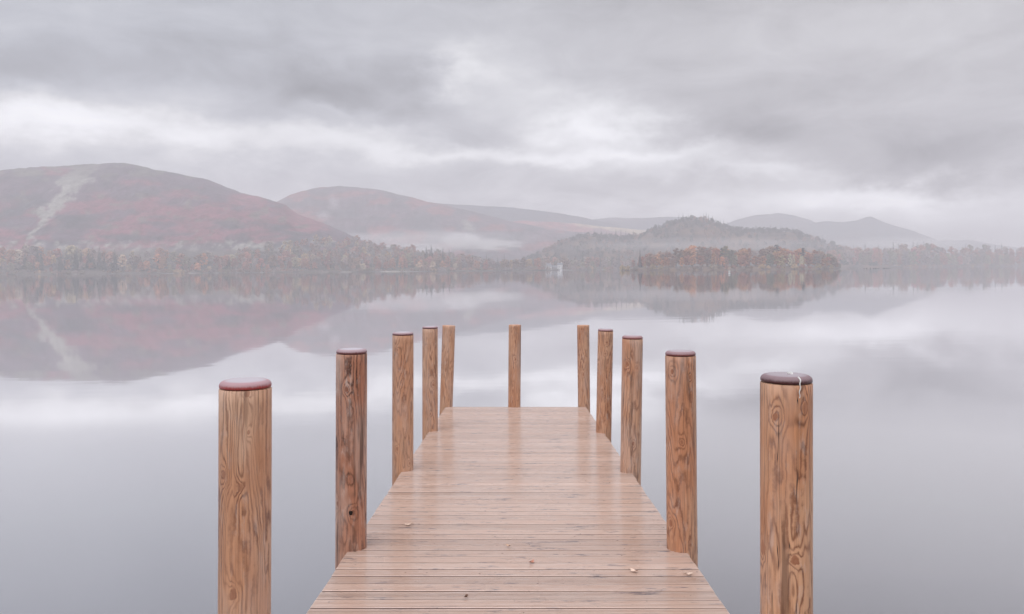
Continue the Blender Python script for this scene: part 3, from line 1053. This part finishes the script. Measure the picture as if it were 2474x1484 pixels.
jetty = empty('jetty')
jetty.matrix_world = JM
tag(jetty, 'wooden jetty of grooved cross boards running out into the lake', 'jetty')
XL, XR, Y0, Y1, PITCH = -1.085, 1.113, -4.6, 12.462, .1235
V, F, A = [], [], []
nb = int((Y1 - Y0) / PITCH)
for b in range(nb):
    y1 = Y1 - b * PITCH
    y0 = y1 - PITCH + .016
    wdt = y1 - y0
    prof = [(0, -.030), (0, -.0008), (.0008, 0)]
    ng = 5
    cell = wdt / (ng + .62)
    for g in range(ng):
        c0 = (g + .62 + .19) * cell
        prof += [(c0 - .0054, 0), (c0 - .0048, -.0075), (c0 + .0044, -.0075), (c0 + .0054, 0)]
    prof += [(wdt - .0008, 0), (wdt, -.0008), (wdt, -.030)]
    dzb = random.uniform(-.0007, .0007)
    tl = random.uniform(-.0006, .0006)
    e0, e1 = XL + random.uniform(-.004, .004), XR + random.uniform(-.004, .004)
    s = len(V)
    rb = random.random()
    for (pp, zz) in prof:
        V += [(e0, y0 + pp, zz + dzb + tl), (e1, y0 + pp, zz + dzb - tl)]
        A += [rb, rb]
    k = len(prof)
    for i in range(k - 1):
        F.append((s + 2 * i, s + 2 * i + 1, s + 2 * i + 3, s + 2 * i + 2))
    F.append((s + 2 * (k - 1), s + 2 * (k - 1) + 1, s + 1, s))
    F.append(tuple(s + 2 * i for i in range(k)))
    F.append(tuple(s + 2 * i + 1 for i in reversed(range(k))))
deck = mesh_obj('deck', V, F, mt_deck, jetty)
at_ = deck.data.attributes.new('board', 'FLOAT', 'POINT')
at_.data.foreach_set('value', A)
for xx in (XL + .20, 0.0, XR - .20):
    v, f = [], []
    box(xx - .035, xx + .035, Y0, Y1 - .05, -.185, -.0335, v, f)
    mesh_obj('joist', v, f, MT_BEAM, jetty)
for yy in (0.6, 3.25, 5.4, 7.85, 10.25, 12.22):
    v, f = [], []
    box(XL + .03, XR - .03, yy - .05, yy + .05, -.335, -.188, v, f)
    mesh_obj('cross_beam', v, f, MT_BEAM, jetty)

# posts: centre and width at the top, centre at the foot, row of the shaft top (front edge), depth, foot row, cap, label
POSTS = [
    (593.0, 122, 590.5, 946.0, 3.14, 1484, 1, 'nearest left post, thick grainy timber with a frosted red cap', 'L1'),
    (849.5, 74, 848.0, 858.0, 5.25, 1340, 1, 'second left post, dark swirling grain with a black knot hole', 'L2'),
    (973.5, 51, 973.0, 812.0, 7.71, 1140, 1, 'third left post, streaky orange timber with a pale cap', 'L3'),
    (1039, 37.5, 1039, 795.5, 10.11, 1045, 1, 'fourth left post, slim capped pole one before the corner', 'L4'),
    (1084.5, 31, 1078, 787.8, 12.5, 984, 0, 'leaning uncapped post at the far left corner of the jetty', 'L5'),
    (1244.0, 30, 1242.5, 786.0, 12.47, 984, 0, 'uncapped post alone in the middle of the jetty end', 'M'),
    (1409, 29.5, 1411, 786.8, 12.55, 983, 0, 'uncapped post at the far right corner of the jetty', 'R5'),
    (1463, 37, 1458.5, 802.0, 9.98, 1046, 1, 'fourth right post, leaning outward with a thin red cap', 'R4'),
    (1528, 50, 1523.5, 821.0, 7.63, 1144, 1, 'third right post, orange timber with a round pale knot near its red cap', 'R3'),
    (1644, 73, 1648, 863.0, 5.23, 1336, 1, 'second right post, warm brown with an oval knot under its cap', 'R2'),
    (1899.5, 121, 1900, 932.0, 3.13, 1484, 1, 'nearest right post, thick timber with a dark cap streaked by bird droppings', 'R1'),
]
LIGHT, DARKW = (.66, .385, .25), (.18, .060, .028)
STYLE = {'L1': dict(light=(.69, .44, .305), dark=(.18, .068, .036), contrast=.95, grain=24, crack=.8),
         'L2': dict(light=(.55, .29, .20), dark=(.070, .022, .014), contrast=1.0, grain=15, crack=.4, pale=.6, stain=.80),
         'R1': dict(light=(.69, .39, .235), dark=(.19, .066, .030), contrast=.95, grain=19, crack=1.0),
         'R2': dict(light=(.67, .375, .235), dark=(.18, .062, .03), contrast=.9, grain=22)}
# knots seen on each post: photo position, radius, strength
KNOTS = {'L1': ((545, 1150, .022, 1), (580, 1180, .018, .8), (566, 1440, .024, 1), (600, 1046, .012, .7), (598, 950, .016, .9)),
         'L2': ((838, 940, .022, 1), (853, 1240, .026, 1), (818, 1215, .022, .9), (850, 1160, .03, .5)),
         'L3': ((960, 1085, .018, .8), (960, 845, .014, .6), (990, 1120, .016, .8)),
         'L4': ((1047, 930, .022, .9), (1040, 1000, .018, .5)),
         'L5': ((1072, 905, .020, .9),), 'M': ((1246, 868, .020, 1), (1236, 802, .014, .8)),
         'R5': ((1405, 795, .018, .9), (1408, 905, .02, .8)),
         'R4': ((1467, 828, .018, 1), (1464, 855, .016, .8)),
         'R3': ((1517, 880, .024, 1), (1540, 890, .018, .7), (1533, 1072, .022, .9)),
         'R2': ((1625, 897, .022, 1), (1666, 912, .014, .7), (1618, 1262, .022, 1), (1645, 1068, .020, .8)),
         'R1': ((1876, 1006, .024, 1), (1942, 985, .026, .7), (1918, 1356, .026, 1), (1846, 1318, .03, .8))}
post_obj = {}
for i, (ct, w, cb, yt, Y, yb, cap, label, key) in enumerate(POSTS):
    rad = w / 2 / FPX * Y
    ztop_y = Y - rad
    ctop = (HY - yt) / FPX * ztop_y
    top = CO + CR * ((ct - CX) / FPX * Y) + CF * Y + CU * ctop
    cfoot = -(HD + KD * Y)
    foot = CO + CR * ((cb - CX) / FPX * Y) + CF * Y + CU * cfoot
    up_ = (top - foot).normalized()
    ln = (top - foot).length
    p = empty('mooring_post')
    q = Vector((0, 0, 1)).rotation_difference(up_)
    p.rotation_mode = 'QUATERNION'
    p.rotation_quaternion = q
    p.location = foot
    tag(p, label, 'post', 'timber posts along the jetty')
    st = dict(light=LIGHT, dark=DARKW, contrast=.8, grain=21, crack=.5)
    st.update(STYLE.get(key, {}))
    kn = []
    fd = Vector((-(foot.x), -Y, 0)).normalized()
    rd = Vector((-fd.y, fd.x, 0))
    for (kx, ky, ks, amp) in KNOTS.get(key, ()):
        sx_ = max(-.97, min(.97, (kx - ct) / (w / 2)))
        d_ = (fd * math.sqrt(1 - sx_ * sx_) + rd * sx_) * rad
        kn.append((d_.x, d_.y, (HY - ky) / FPX * (Y + d_.y) - cfoot, ks, amp))
    st['knots'] = kn
    mt = post_mat('post_timber_' + key.lower(), i * 1.37 + .6, **st)
    wob = lambda r, z, a, i=i: r * (1 + .010 * mnoise.noise((math.cos(a) * 1.5 + i * 7, math.sin(a) * 1.5, z * 2.2)) + .004 * mnoise.noise((math.cos(a) * 6 + i, math.sin(a) * 6, z * 5)))
    zs = [-3.4] + [ -.6 + (ln + .6) * k / 34 for k in range(35)]
    prof = [(rad * (1.0 if z > 0 else 1.0), z) for z in zs]
    prof[-1] = (rad, ln - .004)
    prof.append((rad - .004, ln))
    v, f = lathe(prof, 64, True, True, wob)
    mesh_obj('shaft', v, f, mt, p, smooth=True)
    if cap:
        hcap = .030
        rr = rad - .0012
        pr = [(rr - .010, -.0005 + .003), (rr - .001, .003), (rr + .0005, .006), (rr + .0005, .011)]
        for k in range(1, 8):
            a = k / 7 * math.pi / 2
            pr.append((rr - .024 + .0245 * math.cos(a), .011 + .019 * math.sin(a)))
        pr += [(rr - .035, .0308), (rr - .06, .0314)]
        v, f = lathe(pr, 64, True, True)
        red, frost = {'L1': ((.36, .05, .045), .85), 'R1': ((.075, .02, .02), .5), 'R2': ((.17, .04, .035), .6), 'R3': ((.26, .07, .055), .6), 'R4': ((.22, .06, .05), .75)}.get(key, ((.15, .04, .04), .9))
        co = mesh_obj('cap', v, f, cap_mat('cap_paint_' + key.lower(), red, frost), p, smooth=True)
        co.location = (0, 0, ln)
    post_obj[key] = (p, rad, ln)

# bird dropping on the near right post
MT_DROP = plain('dropping', (.80, .80, .78), .6, .08, 40)
p, rad, ln = post_obj['R1']
v, f = [], []
a0 = math.atan2(-1, .215)
pts = []
for k in range(13):
    t = k / 12
    zz = ln + .030 - .078 * t
    rr = rad + .0018 - (.016 if k == 0 else (.006 if k == 1 else 0))
    a = a0 + .02 * math.sin(k * 1.3) - .05 * t
    pts.append(Vector((rr * math.cos(a), rr * math.sin(a), zz)))
for k in range(12):
    tube(pts[k], pts[k + 1], .0030 * (1 - .5 * k / 12), .0030 * (1 - .5 * (k + 1) / 12), v, f, 6)
mesh_obj('dropping', v, f, MT_DROP, p, smooth=True)
v, f = [], []
for k in range(14):
    a, b = 2 * math.pi * k / 14, 2 * math.pi * (k + 1) / 14
    c0 = Vector((.014, .0, ln + .0335))
    tube(c0 + Vector((.010 * math.cos(a), .010 * math.sin(a), .004 * math.sin(a * 2) )), c0 + Vector((.010 * math.cos(b), .010 * math.sin(b), .004 * math.sin(b * 2))), .0024, .0024, v, f, 6)
mesh_obj('dropping', v, f, MT_DROP, p, smooth=True)

# knot hole on the second left post
MT_HOLE = plain('knot_hole', (.02, .013, .01), .9, .2, 30)
p, rad, ln = post_obj['L2']
zz = ((HY - 1240) / FPX * (5.25 - rad)) + HD + KD * 5.25
v, f = [], []
a0 = math.atan2(-1, .18)
for k in range(14):
    a = 2 * math.pi * k / 14
    da, dz_ = .12 * math.cos(a) * (1 + .2 * math.sin(3 * a)), .017 * math.sin(a) * (1 + .15 * math.cos(2 * a))
    v.append(((rad + .0012) * math.cos(a0 + da), (rad + .0012) * math.sin(a0 + da), zz + dz_))
v.append(((rad + .0015) * math.cos(a0), (rad + .0015) * math.sin(a0), zz))
f = [(k, (k + 1) % 14, 14) for k in range(14)]
mesh_obj('knot_hole', v, f, MT_HOLE, p)

# fallen leaves and chips on the boards
for j, (px, py, sz, colr, lab) in enumerate((
        (986, 1270, .024, (.66, .50, .40), 'pale curled leaf on the boards beyond the second left post'),
        (1285, 1362, .020, (.45, .20, .14), 'small reddish leaf in the middle of the deck'),
        (1531, 1383, .024, (.70, .53, .43), 'cream leaf on the deck left of the second right post'),
        (1664, 1390, .022, (.70, .54, .44), 'cream leaf at the deck edge below the second right post'),
        (1126, 1446, .013, (.16, .08, .05), 'dark brown leaf low on the deck, left of its middle'),
        (1228, 1322, .015, (.60, .40, .28), 'tiny tan leaf near the middle of the deck'))):
    D = HD / ((py - HY) / FPX - KD)
    pt = CO + CR * ((px - CX) / FPX * D) + CF * D - CU * (HD + KD * D) + ez * .006
    v, f = [], []
    rg = random.Random(j + 5)
    rim = []
    for k in range(16):
        a = 2 * math.pi * k / 16
        r_ = sz * (1 + .28 * math.cos(5 * a) + rg.uniform(-.1, .1)) * (1.0 if abs(math.sin(a)) < .8 else .8)
        rim.append((r_ * math.cos(a), r_ * .75 * math.sin(a), .010 * (math.cos(a * 2) * .5 + .5) + rg.uniform(0, .004)))
    v = rim + [(x_, y_, z_ + .0012) for x_, y_, z_ in rim] + [(0, 0, .001), (0, 0, .0024)]
    for k in range(16):
        q = (k + 1) % 16
        f += [(32, q, k), (33, 16 + k, 16 + q), (k, q, 16 + q, 16 + k)]
    lf = empty('fallen_leaf')
    blade = mesh_obj('blade', v, f, plain('dead_leaf', colr, .7, .3, 60), lf)
    sv_, sf_ = [], []
    tube((sz * .8, 0, .006), (sz * 1.7, sz * .3, .004), .0012, .0008, sv_, sf_, 5)
    mesh_obj('stalk', sv_, sf_, MT_BEAM, lf)
    lf.matrix_world = Matrix.Translation(pt) @ JM.to_3x3().to_4x4() @ Matrix.Rotation(j * 1.1, 4, 'Z')
    tag(lf, lab, 'leaf', 'fallen leaves on the jetty')

# ------------------------------------------------------------------ lakeside houses, buoy, reef
MT_WHITE = plain('white_render', (.80, .80, .79), .8, .06, .7)
MT_SLATE = plain('slate', (.16, .16, .18), .6, .3, 2)
MT_GLASS = plain('window_glass', (.06, .07, .08), .15, .2, 1)
MT_GREYW = plain('grey_stone', (.34, .33, .33), .9, .3, 1.2)


def house(px, Y, w, d, h, rz, wall, label, chim=True):
    u = uz(px, 655)[0]
    e = empty('lakeside_house', (u * Y, Y, land_z(u, Y) - .3))
    e.rotation_euler = (0, 0, rz)
    v, f = [], []
    x0, x1, y0, y1, rh = -w / 2, w / 2, -d / 2, d / 2, d * .42
    v = [(x0, y0, -1), (x1, y0, -1), (x1, y1, -1), (x0, y1, -1), (x0, y0, h), (x1, y0, h), (x1, y1, h), (x0, y1, h), (x0, 0, h + rh), (x1, 0, h + rh)]
    f = [(0, 1, 5, 4), (2, 3, 7, 6), (1, 2, 6, 9, 5), (3, 0, 4, 8, 7), (3, 2, 1, 0)]
    mesh_obj('wall', v, f, wall, e)
    v, f = [], []
    ov, th = .35, .18
    for s_ in (-1, 1):
        b = len(v)
        ye, ze = s_ * (d / 2 + ov), h - ov * rh / (d / 2)
        v += [(x0 - ov, ye, ze + .02), (x1 + ov, ye, ze + .02), (x1 + ov, 0, h + rh + .02), (x0 - ov, 0, h + rh + .02), (x0 - ov, ye, ze + th), (x1 + ov, ye, ze + th), (x1 + ov, 0, h + rh + th), (x0 - ov, 0, h + rh + th)]
        f += [tuple(b + q for q in t) for t in ((3, 2, 1, 0), (4, 5, 6, 7), (0, 1, 5, 4), (1, 2, 6, 5), (3, 0, 4, 7))]
    rf = mesh_obj('roof', v, f, MT_SLATE, e)
    if chim:
        v, f = [], []
        box(x1 - 1.3, x1 - .4, -.4, .4, h + rh * .7, h + rh + 1.2, v, f)
        mesh_obj('chimney', v, f, wall, rf)
    for lvl in range(2 if h > 4 else 1):
        for k in range(3):
            xx = x0 + w * (k + .5) / 3
            zz = 1.0 + lvl * 2.6
            if lvl == 0 and k == 1:
                v, f = [], []
                box(xx - .45, xx + .45, y0 - .06, y0 + .05, 0, 2.0, v, f)
                mesh_obj('door', v, f, MT_SLATE, e)
                continue
            v, f = [], []
            box(xx - .5, xx + .5, y0 - .03, y0 + .05, zz, zz + 1.2, v, f)
            wn_ = mesh_obj('window', v, f, MT_GLASS, e)
            v, f = [], []
            box(xx - .6, xx + .6, y0 - .10, y0 - .002, zz - .12, zz - .004, v, f)
            mesh_obj('sill', v, f, MT_GREYW, wn_)
    tag(e, label, 'house', 'white houses on the far shore')


house(1325, 1003, 6.5, 6.0, 5.2, .35, MT_WHITE, 'left white gabled house on the shore among dark trees')
house(1353, 1006, 6.0, 6.0, 6.6, -.2, MT_WHITE, 'taller right white house on the shore among dark trees')
house(1339, 1012, 7.0, 5.0, 3.0, .05, MT_GREYW, 'low grey outbuilding between the two white houses', False)

# mooring buoy
bp = at(1762, 661, 313)
by = empty('buoy', (bp.x, bp.y, 0))
tag(by, 'small white mooring buoy with a dark waistband off the island', 'buoy')
pr = [(.02, -.35)] + [(.42 * math.cos(a), .12 + .42 * math.sin(a)) for a in [R(-70 + 16 * k) for k in range(10)]]
v, f = lathe(pr, 24, True, True)
mesh_obj('float', v, f, MT_WHITE, by, smooth=True)
v, f = lathe([(.39, .42), (.30, .45), (.22, .5), (.22, .56)], 24, True, True)
mesh_obj('band', v, f, MT_SLATE, by, smooth=True)
v, f = lathe([(.20, .565), (.34, .60), (.36, .85), (.26, .98), (.1, 1.02)], 24, True, True)
mesh_obj('topmark', v, f, MT_WHITE, by, smooth=True)

# low reef of dark stones off the right end of the island
MT_ROCK = plain('wet_rock', (.05, .05, .055), .5, .4, 1.5)
for j, (px, s_, hh_) in enumerate(((2088, .8, .6), (2094, .6, 1.0), (2103, .5, 1.2), (2111, 1.0, .8), (2116, .9, .9), (2122, 1.2, .6), (2136, 1.3, .7), (2143, 1.6, .5), (2150, .8, .4))):
    Y = 750
    u = uz(px, 646)[0]
    v, f = [], []
    for a in range(7):
        for b in range(12):
            th, ph = math.pi * a / 12, 2 * math.pi * b / 12
            r_ = 1 + .28 * mnoise.noise((math.cos(ph) * 1.4 + j * 5, math.sin(ph) * 1.4, th * 2))
            v.append((s_ * r_ * math.sin(th) * math.cos(ph), s_ * r_ * .8 * math.sin(th) * math.sin(ph), hh_ * r_ * math.cos(th) - .05))
    for a in range(6):
        for b in range(12):
            q = (b + 1) % 12
            f.append((a * 12 + b, (a + 1) * 12 + b, (a + 1) * 12 + q, a * 12 + q))
    ro = mesh_obj('rock', v, f, MT_ROCK)
    ro.location = (u * Y, Y, 0)
    tag(ro, '%s dark stone from the left in the reef off the island' % ORD[j], 'rock', 'stones of the reef')

# ------------------------------------------------------------------ haze and mist
bx0 = 6300
v, f = [], []
box(-bx0, bx0, -2800, bx0, -3.0, HAZE_TOP, v, f)
mt_h, n = new_mat('haze_air')
pvn = n.n('ShaderNodeVolumePrincipled')
n.put(pvn.inputs['Color'], (0.82, 0.807, 0.842))
n.put(pvn.inputs['Density'], HAZE_D)
n.put(pvn.inputs['Anisotropy'], 0.0)
o = n.n('ShaderNodeOutputMaterial')
n.t.links.new(pvn.outputs[0], o.inputs['Volume'])
hz = mesh_obj('haze', v, f, mt_h)
tag(hz, 'pale damp air over the whole lake and its hills', 'haze', kind='stuff')
hz.display_type = 'WIRE'


def mist(px, py, Y, wpx, hpx, depth, dens, label, name='mist', seed=0.0, wisp=1.0):
    c = at(px, py, Y)
    sx, sz, sy = wpx / FPX * Y, hpx / FPX * Y, depth
    v, f = [], []
    for a in range(13):
        for b in range(24):
            th, ph = math.pi * a / 12, 2 * math.pi * b / 24
            v.append((math.sin(th) * math.cos(ph), math.sin(th) * math.sin(ph), math.cos(th)))
    for a in range(12):
        for b in range(24):
            q = (b + 1) % 24
            f.append((a * 24 + b, (a + 1) * 24 + b, (a + 1) * 24 + q, a * 24 + q))
    mt, n = new_mat('mist_air')
    oc = n.obj()
    ln_ = n.n('ShaderNodeVectorMath', operation='LENGTH')
    n.put(ln_.inputs[0], oc)
    fall = n.ramp(ln_.outputs['Value'], .15, .98, 1, 0)
    nz_ = n.noise(n.vm('ADD', oc, (seed, seed * 2, seed)), 2.4, 3, .6)
    dn = n.mul(n.mul(fall, n.ramp(nz_, .5 - .18 * wisp, .5 + .16 * wisp)), dens)
    pv_ = n.n('ShaderNodeVolumePrincipled')
    n.put(pv_.inputs['Color'], (0.985, 0.98, 0.99))
    n.put(pv_.inputs['Density'], dn)
    o = n.n('ShaderNodeOutputMaterial')
    n.t.links.new(pv_.outputs[0], o.inputs['Volume'])
    q = mesh_obj(name, v, f, mt)
    q.location, q.scale = c, (sx, sy, sz)
    tag(q, label, name.replace('_', ' '), kind='stuff')
    return q


mist(1118, 580, 1420, 70, 24, 70, .060, 'bright tongue of valley mist below the mauve hill', seed=1.2, wisp=.8)
mist(1185, 592, 1440, 110, 20, 90, .030, 'paler trail of mist spreading right of the bright tongue', seed=8.2, wisp=.7)
mist(1020, 600, 1400, 150, 18, 90, .018, 'low thin mist behind the trees left of the bright tongue', seed=9.4, wisp=.9)
mist(1000, 582, 1400, 380, 36, 130, .010, 'thin mist along the foot of the mauve hill', seed=4.1, wisp=1.1)
mist(330, 612, 985, 500, 34, 70, .0024, 'thin mist lying on the slope above the left shore trees', seed=2.2, wisp=9.0)
mist(1700, 592, 1130, 480, 26, 70, .006, 'mist drifting between the island wood and the knoll', seed=7.3, wisp=2.0)
mist(2180, 590, 2300, 220, 26, 150, .007, 'pale mist at the foot of the far blue fell', seed=5.5, wisp=2.2)
mist(783, 522, 1650, 24, 20, 30, .02, 'white bonfire smoke rising behind the red hill', 'smoke', seed=3.3)
mist(805, 490, 1680, 22, 32, 35, .012, 'faint smoke drifting up the mauve hill', 'smoke', seed=6.6)

# ------------------------------------------------------------------ render settings
SC.view_settings.view_transform = 'Standard'
SC.view_settings.look = 'None'
SC.view_settings.exposure = 0.0
SC.view_settings.gamma = 1.0
SC.render.engine = 'CYCLES'
cy = SC.cycles
cy.use_denoising = True
cy.max_bounces = 6
cy.diffuse_bounces = 3
cy.glossy_bounces = 3
cy.volume_bounces = 2
cy.transparent_max_bounces = 8
cy.volume_step_rate = 2.0
cy.caustics_reflective = False
cy.use_adaptive_sampling = True
